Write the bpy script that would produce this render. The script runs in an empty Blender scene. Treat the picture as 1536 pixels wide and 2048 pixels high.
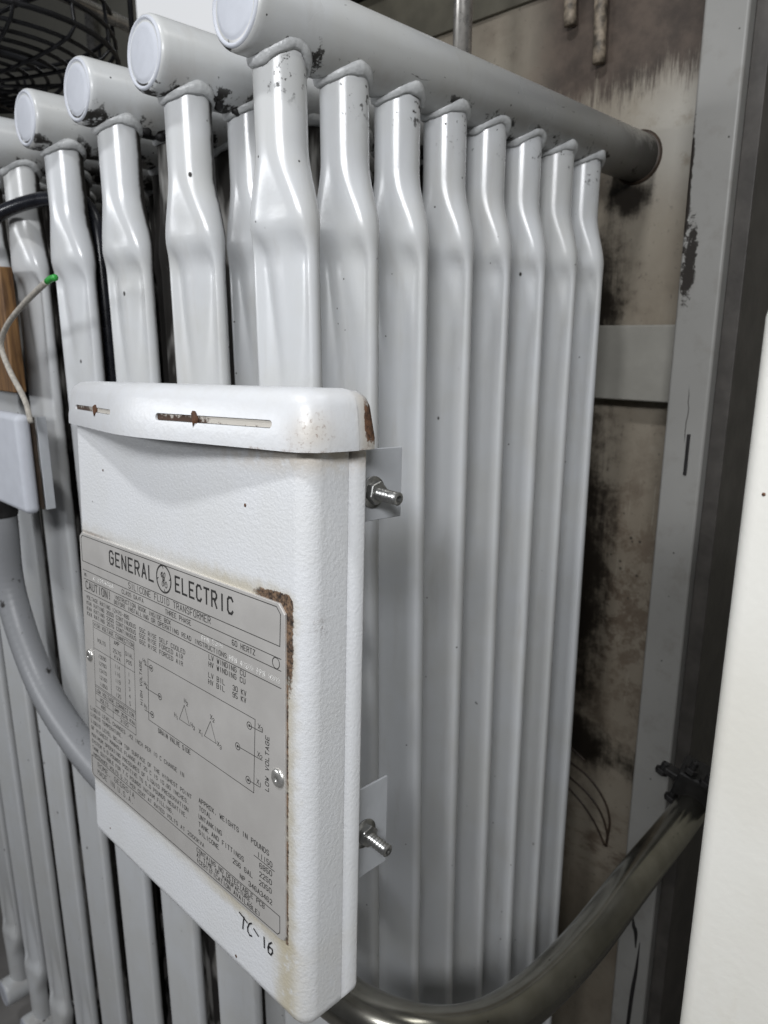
import bpy, bmesh, math, random
from mathutils import Vector, Matrix, Euler, noise as mnoise
R_ = math.radians
random.seed(7)
scene = bpy.context.scene
COL = scene.collection

# ------------------------------------------------------------------ camera
cam_d = bpy.data.cameras.new('camera'); cam = bpy.data.objects.new('camera', cam_d); COL.objects.link(cam)
cam_d.sensor_fit = 'VERTICAL'; cam_d.sensor_height = 34.6; cam_d.sensor_width = 34.6
cam_d.lens = 1435.0 / 2048.0 * 34.6
cam.location = (0, 0, 0)
cam.rotation_euler = (R_(90 - 13.74), R_(0.02), R_(44.29))
cam_d.clip_start = 0.02; cam_d.clip_end = 60
cam_d.dof.use_dof = True; cam_d.dof.focus_distance = 0.68; cam_d.dof.aperture_fstop = 8.0
scene.camera = cam

# ------------------------------------------------------------------ world and lamps (an electrical room under tube lights)
world = bpy.data.worlds.new('World'); scene.world = world; world.use_nodes = True
bg = world.node_tree.nodes['Background']; bg.inputs[0].default_value = (0.88, 0.92, 1.0, 1); bg.inputs[1].default_value = 0.065

def area(name, loc, target, sx, sy, power, color):
    d = bpy.data.lights.new(name, 'AREA'); d.shape = 'RECTANGLE'; d.size = sx; d.size_y = sy; d.energy = power; d.color = color
    o = bpy.data.objects.new(name, d); COL.objects.link(o); o.location = loc
    o.rotation_euler = (Vector(target) - Vector(loc)).to_track_quat('-Z', 'Y').to_euler()
    return o
area('work_lamp', (-0.45, -0.75, 2.20), (-0.66, 0.35, -0.2), 0.30, 0.17, 33, (0.96, 0.975, 1.0))
area('tube_lamp_front', (-2.3, -1.5, 0.40), (-1.2, 0.6, -0.8), 1.3, 0.25, 22, (0.95, 0.97, 1.0))
area('tube_lamp_aisle', (0.52, -0.85, 0.80), (-0.7, 0.55, -0.2), 0.9, 0.2, 35, (0.96, 0.975, 1.0))

area('tube_lamp_rear', (0.25, 1.15, 2.1), (-0.3, 1.1, -0.9), 0.9, 0.2, 7, (0.98, 0.98, 0.95))

scene.view_settings.view_transform = 'Standard'; scene.view_settings.look = 'None'
scene.view_settings.exposure = -0.15; scene.view_settings.gamma = 1.0
scene.cycles.use_denoising = True
scene.cycles.max_bounces = 8

# ------------------------------------------------------------------ node expressions
class X:
    nt = None
    def __init__(s, k): s.k = k
    def __add__(s, o): return mth('ADD', s, o)
    __radd__ = __add__
    def __sub__(s, o): return mth('SUBTRACT', s, o)
    def __rsub__(s, o): return mth('SUBTRACT', o, s)
    def __mul__(s, o): return mth('MULTIPLY', s, o)
    __rmul__ = __mul__
    def __truediv__(s, o): return mth('DIVIDE', s, o)
def put(inp, v):
    if isinstance(v, X): X.nt.links.new(v.k, inp)
    else: inp.default_value = v
def mth(op, *a, clamp=False):
    n = X.nt.nodes.new('ShaderNodeMath'); n.operation = op; n.use_clamp = clamp
    for i, v in enumerate(a): put(n.inputs[i], v)
    return X(n.outputs[0])
def ab(a): return mth('ABSOLUTE', a)
def mx(a, b): return mth('MAXIMUM', a, b)
def mn(a, b): return mth('MINIMUM', a, b)
def cl(a): return mth('ADD', a, 0.0, clamp=True)
def sm(x, lo, hi):
    n = X.nt.nodes.new('ShaderNodeMapRange'); n.interpolation_type = 'SMOOTHSTEP'
    put(n.inputs[0], x); n.inputs[1].default_value = lo; n.inputs[2].default_value = hi
    n.inputs[3].default_value = 0; n.inputs[4].default_value = 1
    if lo > hi:
        n.inputs[1].default_value = hi; n.inputs[2].default_value = lo; n.inputs[3].default_value = 1; n.inputs[4].default_value = 0
    return X(n.outputs[0])
def gauss(x, c, s): d = (x - c) / s; return mth('EXPONENT', d * d * -1.0)
def coords(rand=0.0):
    n = X.nt.nodes.new('ShaderNodeTexCoord'); v = n.outputs['Object']
    if rand:
        oi = X.nt.nodes.new('ShaderNodeObjectInfo'); a = X.nt.nodes.new('ShaderNodeVectorMath'); a.operation = 'MULTIPLY_ADD'
        X.nt.links.new(oi.outputs['Random'], a.inputs[0]); a.inputs[1].default_value = (rand, rand * 1.7, rand * 0.6); X.nt.links.new(v, a.inputs[2]); v2 = a.outputs[0]
        return X(v), X(v2)
    return X(v), X(v)
def sep(v):
    n = X.nt.nodes.new('ShaderNodeSeparateXYZ'); X.nt.links.new(v.k, n.inputs[0]); return [X(o) for o in n.outputs]
def scalev(v, s):
    n = X.nt.nodes.new('ShaderNodeVectorMath'); n.operation = 'MULTIPLY'; X.nt.links.new(v.k, n.inputs[0]); n.inputs[1].default_value = s; return X(n.outputs[0])
def nz(v, scale, detail=2.0, rough=0.5, dist=0.0):
    n = X.nt.nodes.new('ShaderNodeTexNoise'); X.nt.links.new(v.k, n.inputs['Vector']); n.inputs['Scale'].default_value = scale
    n.inputs['Detail'].default_value = detail; n.inputs['Roughness'].default_value = rough; n.inputs['Distortion'].default_value = dist
    return X(n.outputs['Fac'])
def vor(v, scale):
    n = X.nt.nodes.new('ShaderNodeTexVoronoi'); X.nt.links.new(v.k, n.inputs['Vector']); n.inputs['Scale'].default_value = scale
    c = X.nt.nodes.new('ShaderNodeSeparateColor'); X.nt.links.new(n.outputs['Color'], c.inputs[0])
    return X(n.outputs['Distance']), X(c.outputs[0]), X(c.outputs[1])
def mixc(f, a, b):
    n = X.nt.nodes.new('ShaderNodeMix'); n.data_type = 'RGBA'
    put(n.inputs[0], f)
    for i, v in ((6, a), (7, b)):
        if isinstance(v, X): X.nt.links.new(v.k, n.inputs[i])
        else: n.inputs[i].default_value = (*v, 1)
    return X(n.outputs[2])
def new_mat(name):
    m = bpy.data.materials.new(name); m.use_nodes = True; X.nt = m.node_tree
    return m, m.node_tree.nodes['Principled BSDF']
def fin(p, col, rough, metal=0.0, bump=None, bdist=0.001, bstr=0.3, coat=0.0, spec=0.5):
    if isinstance(col, X): X.nt.links.new(col.k, p.inputs['Base Color'])
    else: p.inputs['Base Color'].default_value = (*col, 1)
    put(p.inputs['Roughness'], rough); put(p.inputs['Metallic'], metal)
    p.inputs['Specular IOR Level'].default_value = spec
    if coat: p.inputs['Coat Weight'].default_value = coat; p.inputs['Coat Roughness'].default_value = 0.15
    if bump is not None:
        b = X.nt.nodes.new('ShaderNodeBump'); b.inputs['Strength'].default_value = bstr; b.inputs['Distance'].default_value = bdist
        X.nt.links.new(bump.k, b.inputs['Height']); X.nt.links.new(b.outputs[0], p.inputs['Normal'])
def simple(name, col, rough, metal=0.0, var=0.25, scale=30.0, bscale=None, bdist=0.001):
    m, p = new_mat(name); o, v = coords(3.0); n = nz(v, scale, 4, 0.6)
    c = mixc(sm(n, 0.3, 0.75), tuple(k * (1 - var) for k in col), tuple(min(1, k * (1 + var)) for k in col))
    bp = nz(v, bscale, 2) if bscale else None
    fin(p, c, cl(n * 0.2 + (rough - 0.1)), metal, bp, bdist)
    return m
MAT = {}
def paint(name, base, rough, grime, header=False):
    """radiator enamel: fine orange peel, flecks of dirt, soot the brush never covered"""
    m, p = new_mat(name); o, v = coords(11.0); x, y, z = sep(o)
    d, r1, r2 = vor(scalev(v, (1, 1, 0.7)), 26)
    fleck = sm(d, 0.085, 0.045) * sm(r1, 0.80, 0.84)
    d2, r3, r4 = vor(v, 70)
    fleck2 = sm(d2, 0.12, 0.07) * sm(r3, 0.93, 0.95)
    big = nz(v, 9, 3, 0.6); fine = nz(v, 120, 4, 0.65)
    tint = mixc(sm(big, 0.35, 0.7), base, tuple(b * k for b, k in zip(base, (0.95, 0.94, 0.91))))
    dust = sm(nz(scalev(v, (1, 1, 0.16)), 34, 4, 0.65), 0.52, 0.78)
    tint = mixc(cl(dust * 0.22), tint, (0.40, 0.37, 0.32))
    oi = X.nt.nodes.new('ShaderNodeObjectInfo'); rv_ = X(oi.outputs['Random'])
    tint = mixc(cl(rv_ * 0.16), tint, (0.42, 0.41, 0.38))
    mask = mx(fleck, fleck2)
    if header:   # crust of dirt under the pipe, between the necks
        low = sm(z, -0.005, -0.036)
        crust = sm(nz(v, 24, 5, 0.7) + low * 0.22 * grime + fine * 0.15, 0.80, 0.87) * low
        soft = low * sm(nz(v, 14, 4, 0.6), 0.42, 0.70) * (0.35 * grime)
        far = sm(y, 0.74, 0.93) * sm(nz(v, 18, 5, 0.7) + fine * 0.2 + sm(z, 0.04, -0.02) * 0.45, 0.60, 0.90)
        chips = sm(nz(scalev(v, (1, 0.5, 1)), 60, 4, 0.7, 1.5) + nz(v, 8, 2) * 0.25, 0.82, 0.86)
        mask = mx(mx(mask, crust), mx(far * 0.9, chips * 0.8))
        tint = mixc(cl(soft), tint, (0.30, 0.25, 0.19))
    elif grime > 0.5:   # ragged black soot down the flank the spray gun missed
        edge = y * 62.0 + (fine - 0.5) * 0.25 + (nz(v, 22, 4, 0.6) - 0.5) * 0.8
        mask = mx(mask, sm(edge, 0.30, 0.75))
    if grime > 1.5:   # inner tubes: grime plus the darkness of the gaps, painted in as black patches
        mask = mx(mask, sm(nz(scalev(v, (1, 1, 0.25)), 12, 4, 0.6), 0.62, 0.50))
    if not header and grime < 0.5:
        up = sm(z, -0.06, -0.015)
        mask = mx(mask, up * sm(fine + nz(v, 30, 3) * 0.6 + x * 4, 1.02, 1.12))
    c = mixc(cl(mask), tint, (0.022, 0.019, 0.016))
    peel = nz(v, 260, 2, 0.5) + nz(v, 40, 3) * 1.2
    fin(p, c, cl(mask * 0.4 + rough + (big - 0.5) * 0.15), 0.0, peel, 0.0006, 0.10)
    MAT[name] = m
paint('tube_paint', (0.64, 0.655, 0.67), 0.235, 0.0)
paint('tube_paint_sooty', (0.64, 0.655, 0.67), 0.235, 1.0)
paint('header_paint', (0.63, 0.645, 0.655), 0.29, 0.85, True)
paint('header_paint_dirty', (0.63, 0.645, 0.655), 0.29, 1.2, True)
paint('tube_inner_dark', (0.40, 0.39, 0.37), 0.45, 2.0)  # inner tubes, darkened in colour so the gaps between radiators read black
MAT['weld'] = simple('weld_paint', (0.56, 0.57, 0.57), 0.36, 0, 0.10, 60, 170, 0.004)
MAT['cap'] = simple('cap_paint', (0.56, 0.58, 0.63), 0.55, 0, 0.03, 40, 140, 0.0008)

def box_paint():
    m, p = new_mat('box_paint'); o, v = coords(); x, y, z = sep(o)
    fine = nz(v, 260, 4, 0.7); mid = nz(v, 60, 4, 0.65); big = nz(v, 12, 3, 0.6)
    front = sm(y, 0.03, 0.015)
    dx = mx(ab(x - 0.0006) - 0.202, 0.0); dz = mx(ab(z + 0.003) - 0.1625, 0.0)
    d = mth('SQRT', dx * dx + dz * dz)
    base = mixc(sm(big, 0.35, 0.7), (0.70, 0.71, 0.725), (0.68, 0.687, 0.69))
    # beige bloom round the plate, strongest along the top right and below the bottom right corner
    bloom = sm(d + (mid - 0.5) * 0.022, 0.019, 0.001) * front * cl(0.40 + sm(x, -0.02, 0.16) * 0.75)
    run = gauss(x + (mid - 0.5) * 0.02, 0.203, 0.017) * sm(z, -0.150, -0.175) * sm(mid + big * 0.4, 0.46, 0.66)
    lip = sm(z, 0.262, 0.290) * sm(mid + x * 0.5, 0.40, 0.66) * sm(x, 0.02, 0.2) * 0.7
    base = mixc(cl(bloom * 0.75), base, (0.47, 0.42, 0.31)); base = mixc(cl(run * 0.8), base, (0.50, 0.44, 0.30))
    base = mixc(cl(lip), base, (0.52, 0.44, 0.33))
    # rust crust at the plate's corner and down its right edge
    tr = gauss(x, 0.215, 0.034) * gauss(z, 0.135, 0.058) + gauss(x, 0.185, 0.032) * gauss(z, 0.163, 0.012) * 0.75
    rust = sm(sm(d + (mid - 0.5) * 0.010, 0.0125, 0.004) * tr * 1.6 + (fine - 0.5) * 1.5 + (mid - 0.5) * 0.9, 0.50, 0.90)
    edge = sm(d + (fine - 0.5) * 0.005, 0.0032, 0.0014) * sm(x, 0.200, 0.2025) * sm(mid, 0.30, 0.5)
    tl = sm(d + (fine - 0.5) * 0.006, 0.005, 0.001) * gauss(x, -0.17, 0.05) * sm(z, 0.155, 0.162) * 0.7
    spot = gauss(x, 0.232, 0.005) * gauss(z, 0.143, 0.010) * sm(fine, 0.45, 0.6) * 0.6
    rcol = mixc(sm(fine * 0.6 + nz(v, 120, 4, 0.7) * 0.6, 0.48, 0.74), (0.014, 0.008, 0.006), (0.22, 0.14, 0.085))
    rmask = cl(mx(mx(rust, edge), mx(tl, spot)) * front)
    dd, r1, r2 = vor(v, 55); fl = sm(dd, 0.07, 0.03) * sm(r1, 0.90, 0.93)
    drip = sm(ab(x - 0.10 + (mid - 0.5) * 0.03) - 0.05, 0.0, -0.01) * 0
    c = mixc(rmask, base, rcol); c = mixc(cl(fl * 0.85), c, (0.06, 0.045, 0.035))
    peel = nz(v, 250, 2, 0.55) * 0.8 + nz(v, 480, 2, 0.5) * 0.4 + rmask * 0.8
    fin(p, c, cl(rmask * 0.4 + 0.42), 0, peel, 0.0014, 0.44)
    return m
MAT['box'] = box_paint()
def lid_paint():
    m, p = new_mat('lid_paint'); o, v = coords(); x, y, z = sep(o)
    fine = nz(v, 260, 4, 0.7); mid = nz(v, 60, 4, 0.65)
    base = mixc(sm(mid, 0.35, 0.7), (0.64, 0.65, 0.665), (0.62, 0.625, 0.63))
    # stained rust at the rear right corner, at the front right corner and along the lower edge
    c1 = sm(y, 0.050, 0.058) * gauss(z, 0.313, 0.018) * sm(x, 0.215, 0.23)
    halo1 = sm(y, 0.040, 0.056) * sm(x, 0.22, 0.235)
    c2 = gauss(x, 0.232, 0.016) * gauss(y, 0.0, 0.02) * gauss(z, 0.306, 0.016)
    low = sm(z, 0.2930, 0.2912) * sm(mid + x * 0.6, 0.60, 0.80)
    slot = mx(sm(ab(z - 0.3112), 0.0062, 0.0030), 0.0) * sm(x, -0.19, -0.18) * sm(x, 0.205, 0.200)
    inside = sm(fine + mid * 0.5, 0.55, 0.75)
    rmask = mx(mx(sm(c1 * 1.3 + (fine - 0.5) * 1.3, 0.42, 0.72), low * sm(fine, 0.4, 0.6) * 0.9), c2 * sm(fine + mid * 0.6, 0.86, 0.98) * 0.7)
    base = mixc(cl(mx(halo1 * 0.55, c2 * 0.5)), base, (0.50, 0.43, 0.33))
    c = mixc(cl(rmask), base, mixc(sm(fine, 0.35, 0.6), (0.05, 0.025, 0.014), (0.17, 0.085, 0.045)))
    peel = nz(v, 190, 2, 0.55) * 0.8 + nz(v, 400, 2) * 0.3
    fin(p, c, cl(rmask * 0.4 + 0.36), 0, peel, 0.0008, 0.35)
    return m
MAT['lid'] = lid_paint()
def slot_rust():
    m, p = new_mat('slot_rust'); o, v = coords(); x, y, z = sep(o)
    f = nz(v, 220, 5, 0.7); g = nz(v, 45, 3)
    c = mixc(sm(f + g * 0.5 + sm(x, -0.03, 0.02) * 0.34 + z * 40.0, 0.78, 0.98), (0.055, 0.029, 0.017), (0.50, 0.47, 0.42))
    fin(p, c, 0.75, 0, f, 0.001, 0.5); return m
MAT['slot'] = slot_rust()
MAT['rust'] = simple('rust', (0.10, 0.045, 0.022), 0.85, 0, 0.5, 200, 300, 0.001)
def plate_metal():
    m, p = new_mat('plate_metal'); o, v = coords()
    s = nz(scalev(v, (6, 40, 40)), 9, 3, 0.6); b = nz(v, 16, 3, 0.6); st = nz(scalev(v, (60, 1, 12)), 6, 4, 0.6)
    c = mixc(sm(b, 0.3, 0.7), (0.72, 0.695, 0.66), (0.765, 0.74, 0.705))
    c = mixc(cl(sm(st, 0.66, 0.74) * 0.12), c, (0.40, 0.38, 0.34))
    fin(p, c, cl(0.26 + b * 0.22), 0.5, s + b * 3.0, 0.0005, 0.06); return m
MAT['plate'] = plate_metal()
MAT['ink'] = simple('black_enamel', (0.028, 0.027, 0.026), 0.5, 0, 0.2, 80)
MAT['ink_faded'] = simple('worn_enamel', (0.085, 0.082, 0.078), 0.5, 0, 0.3, 200)
MAT['marker'] = simple('marker_ink', (0.012, 0.012, 0.014), 0.35, 0, 0.3, 300)
MAT['bright'] = simple('stamped_metal', (0.86, 0.86, 0.84), 0.35, 0.0, 0.05, 100)
MAT['zinc'] = simple('zinc_plating', (0.40, 0.40, 0.39), 0.32, 0.9, 0.25, 120, 200, 0.0008)
MAT['alu'] = simple('rivet_metal', (0.62, 0.61, 0.58), 0.28, 0.75, 0.1, 90, 120, 0.0006)
MAT['bracket'] = simple('bracket_paint', (0.44, 0.455, 0.475), 0.45, 0, 0.04, 40, 150, 0.0005)
MAT['black'] = simple('black_grime', (0.014, 0.013, 0.013), 0.6, 0, 0.4, 60, 80, 0.002)

def tank_paint():
    m, p = new_mat('tank_paint'); o, v = coords(); x, y, z = sep(o)
    big = nz(v, 3.2, 4, 0.6); mid = nz(v, 13, 5, 0.65); fine = nz(v, 70, 4, 0.7); streak = nz(scalev(v, (1, 1, 0.09)), 85, 5, 0.75)
    base = mixc(sm(big, 0.3, 0.7), (0.285, 0.252, 0.20), (0.215, 0.182, 0.138))
    base = mixc(cl(sm(mid, 0.45, 0.75) * 0.5), base, (0.15, 0.12, 0.09))
    scr = sm(nz(scalev(v, (1, 1, 0.05)), 140, 3, 0.8), 0.60, 0.70) * sm(big, 0.42, 0.6)
    base = mixc(cl(scr * 0.35), base, (0.42, 0.39, 0.33)); base = mixc(cl(sm(fine, 0.60, 0.72) * 0.5), base, (0.07, 0.055, 0.042))
    base = mixc(cl(gauss(x, -0.63, 0.10) * gauss(z, 0.38, 0.11) * 0.9 * sm(mid, 0.30, 0.5)), base, (0.44, 0.42, 0.375))
    # old brown coat above, brushed out into bristle marks over the cleaner paint below
    edge = z - 0.47 - (streak - 0.5) * 0.22 - (mid - 0.5) * 0.06 + ab(x + 0.72) * 0.10
    old = sm(edge, -0.02, 0.05) * sm(x, -1.05, -0.90)
    oc = mixc(sm(mid, 0.3, 0.7), (0.045, 0.033, 0.025), (0.105, 0.078, 0.060))
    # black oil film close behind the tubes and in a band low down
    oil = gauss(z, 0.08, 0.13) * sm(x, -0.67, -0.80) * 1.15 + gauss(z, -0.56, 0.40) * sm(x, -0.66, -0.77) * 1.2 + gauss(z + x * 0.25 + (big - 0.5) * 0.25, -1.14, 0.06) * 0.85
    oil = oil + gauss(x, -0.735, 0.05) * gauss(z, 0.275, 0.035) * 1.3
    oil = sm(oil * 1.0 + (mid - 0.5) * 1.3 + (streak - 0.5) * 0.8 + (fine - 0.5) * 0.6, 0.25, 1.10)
    rot = gauss(z, -0.60, 0.28) * sm(mid + fine * 0.6, 0.72, 0.90) * 0.9
    d, r1, r2 = vor(v, 48); spots = sm(d, 0.22, 0.12) * sm(r1, 0.62, 0.68) * gauss(z, -0.42, 0.20)
    weep = gauss(z - x * 0.2, -1.08, 0.09) * sm(nz(scalev(v, (0.4, 1, 1)), 40, 4, 0.7), 0.45, 0.65)
    c = mixc(cl(old), base, oc); c = mixc(cl(mx(rot, weep) * 0.75), c, (0.10, 0.068, 0.045))
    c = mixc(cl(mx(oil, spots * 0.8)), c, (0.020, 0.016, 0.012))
    fin(p, c, cl(0.62 - oil * 0.25), 0, mid + fine * 0.4, 0.003, 0.25); return m
MAT['tank'] = tank_paint()
def post_paint():
    m, p = new_mat('post_paint'); o, v = coords(); x, y, z = sep(o)
    mid = nz(v, 20, 5, 0.65); fine = nz(v, 90, 5, 0.75, 0.6); big = nz(v, 3, 3)
    base = mixc(sm(big, 0.3, 0.7), (0.315, 0.31, 0.295), (0.265, 0.26, 0.245))
    base = mixc(cl(sm(mid, 0.5, 0.75) * 0.35), base, (0.17, 0.155, 0.13))
    tarr = gauss(x + (mid - 0.5) * 0.02, -0.556, 0.014) * gauss(z, 0.13, 0.10) + gauss(x, -0.572, 0.006) * gauss(z, 0.28, 0.12)
    tar = sm(tarr + (fine - 0.5) * 1.7, 0.55, 0.70) * sm(tarr, 0.1, 0.3)
    sc = sm(ab(x + 0.535 + (nz(scalev(v, (0, 0, 1)), 18, 3) - 0.5) * 0.014), 0.0010, 0.0004) * sm(z, -0.20, -0.18) * sm(z, -0.085, -0.11)
    d, r1, r2 = vor(v, 45); fl = sm(d, 0.10, 0.05) * sm(r1, 0.8, 0.85)
    c = mixc(cl(mx(mx(tar, sc), fl)), base, (0.022, 0.018, 0.015))
    c = mixc(cl(gauss(x, -0.578, 0.004) * sm(mid, 0.40, 0.6) * 0.6), c, (0.12, 0.09, 0.06))
    fin(p, c, cl(0.30 + mid * 0.25), 0, mid + fine * 0.5, 0.002, 0.18); return m
MAT['post'] = post_paint()
MAT['side'] = simple('dark_brown', (0.068, 0.062, 0.056), 0.55, 0, 0.3, 14, 60, 0.002)  # one even dark brown for the side panel
MAT['olive'] = simple('dark_olive', (0.10, 0.092, 0.068), 0.6, 0, 0.25, 8, 50, 0.002)
MAT['stub'] = simple('chipped_stub', (0.20, 0.165, 0.125), 0.6, 0, 0.75, 45, 60, 0.003)
MAT['drip'] = simple('dried_oil', (0.045, 0.030, 0.020), 0.5, 0, 0.3, 60)
MAT['beam'] = simple('beam_paint', (0.28, 0.27, 0.24), 0.5, 0, 0.08, 10, 60, 0.0015)
def steel():
    m, p = new_mat('conduit_steel'); o, v = coords(); x, y, z = sep(o)
    a = nz(v, 18, 5, 0.65); f = nz(v, 110, 4, 0.7)
    c = mixc(sm(a, 0.3, 0.7), (0.25, 0.24, 0.205), (0.33, 0.318, 0.28))
    d, r1, r2 = vor(v, 120); pit = sm(d, 0.2, 0.1) * sm(r1, 0.85, 0.9)
    c = mixc(cl(mx(pit, sm(a + f * 0.3, 0.90, 1.02))), c, (0.035, 0.028, 0.02))
    fin(p, c, cl(0.14 + a * 0.14), 0.95, a + f * 0.3, 0.0008, 0.12); return m
MAT['steel'] = steel()
def flex():
    m, p = new_mat('flex_jacket'); o, v = coords(); a = nz(v, 26, 5, 0.7); f = nz(v, 90, 4, 0.7)
    c = mixc(cl(sm(a + f * 0.3, 0.76, 0.84)), (0.255, 0.26, 0.27), (0.03, 0.028, 0.026))
    fin(p, c, cl(0.30 + a * 0.2), 0, a, 0.002, 0.15); return m
MAT['flex'] = flex()
def cabinet_paint():
    m, p = new_mat('cabinet_paint'); o, v = coords(); a = nz(v, 7, 4, 0.6); f = nz(v, 60, 5, 0.7); st = nz(scalev(v, (1, 1, 0.2)), 22, 4, 0.65)
    c = mixc(sm(a, 0.3, 0.75), (0.77, 0.755, 0.70), (0.72, 0.70, 0.635))
    c = mixc(cl(sm(st, 0.58, 0.80) * 0.35), c, (0.58, 0.52, 0.40))
    d, r1, r2 = vor(v, 38); c = mixc(cl(sm(d, 0.10, 0.05) * sm(r1, 0.72, 0.76) * 0.7), c, (0.30, 0.22, 0.15))
    fin(p, c, cl(0.32 + a * 0.2), 0, f * 0.5 + nz(v, 150, 2), 0.0008, 0.25); return m
MAT['cabinet'] = cabinet_paint()
MAT['wall'] = simple('wall_paint', (0.52, 0.50, 0.42), 0.8, 0, 0.08, 2)
MAT['floor'] = simple('concrete', (0.22, 0.21, 0.20), 0.8, 0, 0.25, 3, 40, 0.004)
MAT['fan'] = simple('black_wire', (0.016, 0.016, 0.018), 0.42, 0.2, 0.3, 40)
MAT['rubber'] = simple('black_rubber', (0.014, 0.015, 0.02), 0.28, 0, 0.3, 40)
MAT['wire'] = simple('wire_braid', (0.42, 0.39, 0.34), 0.6, 0, 0.25, 150, 400, 0.001)
MAT['green'] = simple('green_sleeve', (0.04, 0.36, 0.06), 0.4, 0, 0.1, 60)
MAT['pipe'] = simple('galvanised_pipe', (0.46, 0.44, 0.41), 0.28, 0.7, 0.3, 25)
def wood():
    m, p = new_mat('brown_wood'); o, v = coords(); g = nz(scalev(v, (14, 14, 1.2)), 9, 4, 0.6, 0.6)
    fin(p, mixc(sm(g, 0.3, 0.7), (0.075, 0.034, 0.011), (0.23, 0.12, 0.042)), 0.6, 0, g, 0.002, 0.3); return m
MAT['wood'] = wood()
m, p = new_mat('glowing_white'); p.inputs['Emission Color'].default_value = (0.95, 0.97, 1, 1); p.inputs['Emission Strength'].default_value = 0.78; p.inputs['Base Color'].default_value = (0.5, 0.5, 0.5, 1); MAT['lit'] = m

# ------------------------------------------------------------------ object helpers
def link(name, me, mat, parent=None, smooth=True, loc=(0, 0, 0), rot=None):
    o = bpy.data.objects.new(name, me); COL.objects.link(o)
    if mat and not me.materials: me.materials.append(MAT[mat])
    if smooth and len(me.polygons): me.polygons.foreach_set('use_smooth', [True] * len(me.polygons))
    o.location = loc
    if rot: o.rotation_euler = rot
    if parent: o.parent = parent
    return o
def tag(o, label, cat, group=None, kind=None):
    o['label'] = label; o['category'] = cat
    if group: o['group'] = group
    if kind: o['kind'] = kind
    return o
def struct(o): o['kind'] = 'structure'; return o
def empty(name, loc, rot=None):
    o = bpy.data.objects.new(name, None); COL.objects.link(o); o.location = loc; o.empty_display_size = 0.1
    if rot: o.rotation_euler = rot
    return o
def pyd(name, vs, fs):
    me = bpy.data.meshes.new(name); me.from_pydata([tuple(v) for v in vs], [], fs); me.update(); return me
def box_me(name, lo, hi, bev=0.0, seg=2):
    bm = bmesh.new(); bmesh.ops.create_cube(bm, size=1.0)
    for v in bm.verts: v.co = Vector([(lo[k] + hi[k]) / 2 + v.co[k] * (hi[k] - lo[k]) for k in range(3)])
    if bev: bmesh.ops.bevel(bm, geom=bm.edges[:], offset=bev, segments=seg, affect='EDGES', profile=0.5)
    me = bpy.data.meshes.new(name); bm.to_mesh(me); bm.free(); return me
def box(name, lo, hi, mat, parent=None, bev=0.0, seg=2, loc=(0, 0, 0), rot=None):
    o = link(name, box_me(name, lo, hi, bev, seg), mat, parent, bev > 0, loc, rot)
    if bev: o.modifiers.new('weighted', 'WEIGHTED_NORMAL')
    return o
def catmull(pts, n=10):
    P = [Vector(p) for p in pts]; P = [P[0] * 2 - P[1]] + P + [P[-1] * 2 - P[-2]]; out = []
    for i in range(1, len(P) - 2):
        for k in range(n):
            t = k / n; a, b, c, d = P[i - 1:i + 3]
            out.append(0.5 * ((2 * b) + (c - a) * t + (2 * a - 5 * b + 4 * c - d) * t * t + (3 * b - a - 3 * c + d) * t ** 3))
    out.append(P[-2]); return out
def sweep_me(name, path, r, n=16, caps=True, rad=None):
    path = [Vector(p) for p in path]; vs = []; fs = []; up = None
    for i, p in enumerate(path):
        t = (path[min(i + 1, len(path) - 1)] - path[max(i - 1, 0)]).normalized()
        if up is None: up = t.orthogonal().normalized()
        up = (up - t * up.dot(t)).normalized(); s = t.cross(up); rr = rad(i, len(path)) if rad else r
        for k in range(n):
            a = 2 * math.pi * k / n; vs.append(p + (up * math.cos(a) + s * math.sin(a)) * rr)
    for i in range(len(path) - 1):
        for k in range(n):
            a = i * n + k; b = i * n + (k + 1) % n; fs.append((a, b, b + n, a + n))
    if caps: fs.append(tuple(range(n))[::-1]); fs.append(tuple(range((len(path) - 1) * n, len(path) * n)))
    return pyd(name, vs, fs)
def lathe_me(name, prof, n=40, axis='y'):
    """profile of (radius, position along axis)"""
    vs = []; fs = []
    for r, h in prof:
        for k in range(n):
            a = 2 * math.pi * k / n; c, s = r * math.cos(a), r * math.sin(a)
            vs.append({'y': (c, h, s), 'x': (h, c, s), 'z': (c, s, h)}[axis])
    for i in range(len(prof) - 1):
        for k in range(n):
            a = i * n + k; b = i * n + (k + 1) % n; fs.append((a, b, b + n, a + n))
    if prof[0][0] > 1e-6: fs.append(tuple(range(n)))
    if prof[-1][0] > 1e-6: fs.append(tuple(range((len(prof) - 1) * n, len(prof) * n)))
    me = pyd(name, vs, fs); bm = bmesh.new(); bm.from_mesh(me); bmesh.ops.recalc_face_normals(bm, faces=bm.faces); bm.to_mesh(me); bm.free(); return me
def lerp(a, b, t): return a + (b - a) * t
def sst(t): t = max(0.0, min(1.0, t)); return t * t * (3 - 2 * t)

# ------------------------------------------------------------------ setting
FLOOR = -2.42; YT = 1.465
fl = struct(box('floor', (-14, -6, FLOOR - 0.1), (6, 4, FLOOR), 'floor'))
wl = struct(box('wall', (-14, 3.0, FLOOR), (6, 3.1, 3.2), 'wall'))

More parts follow.
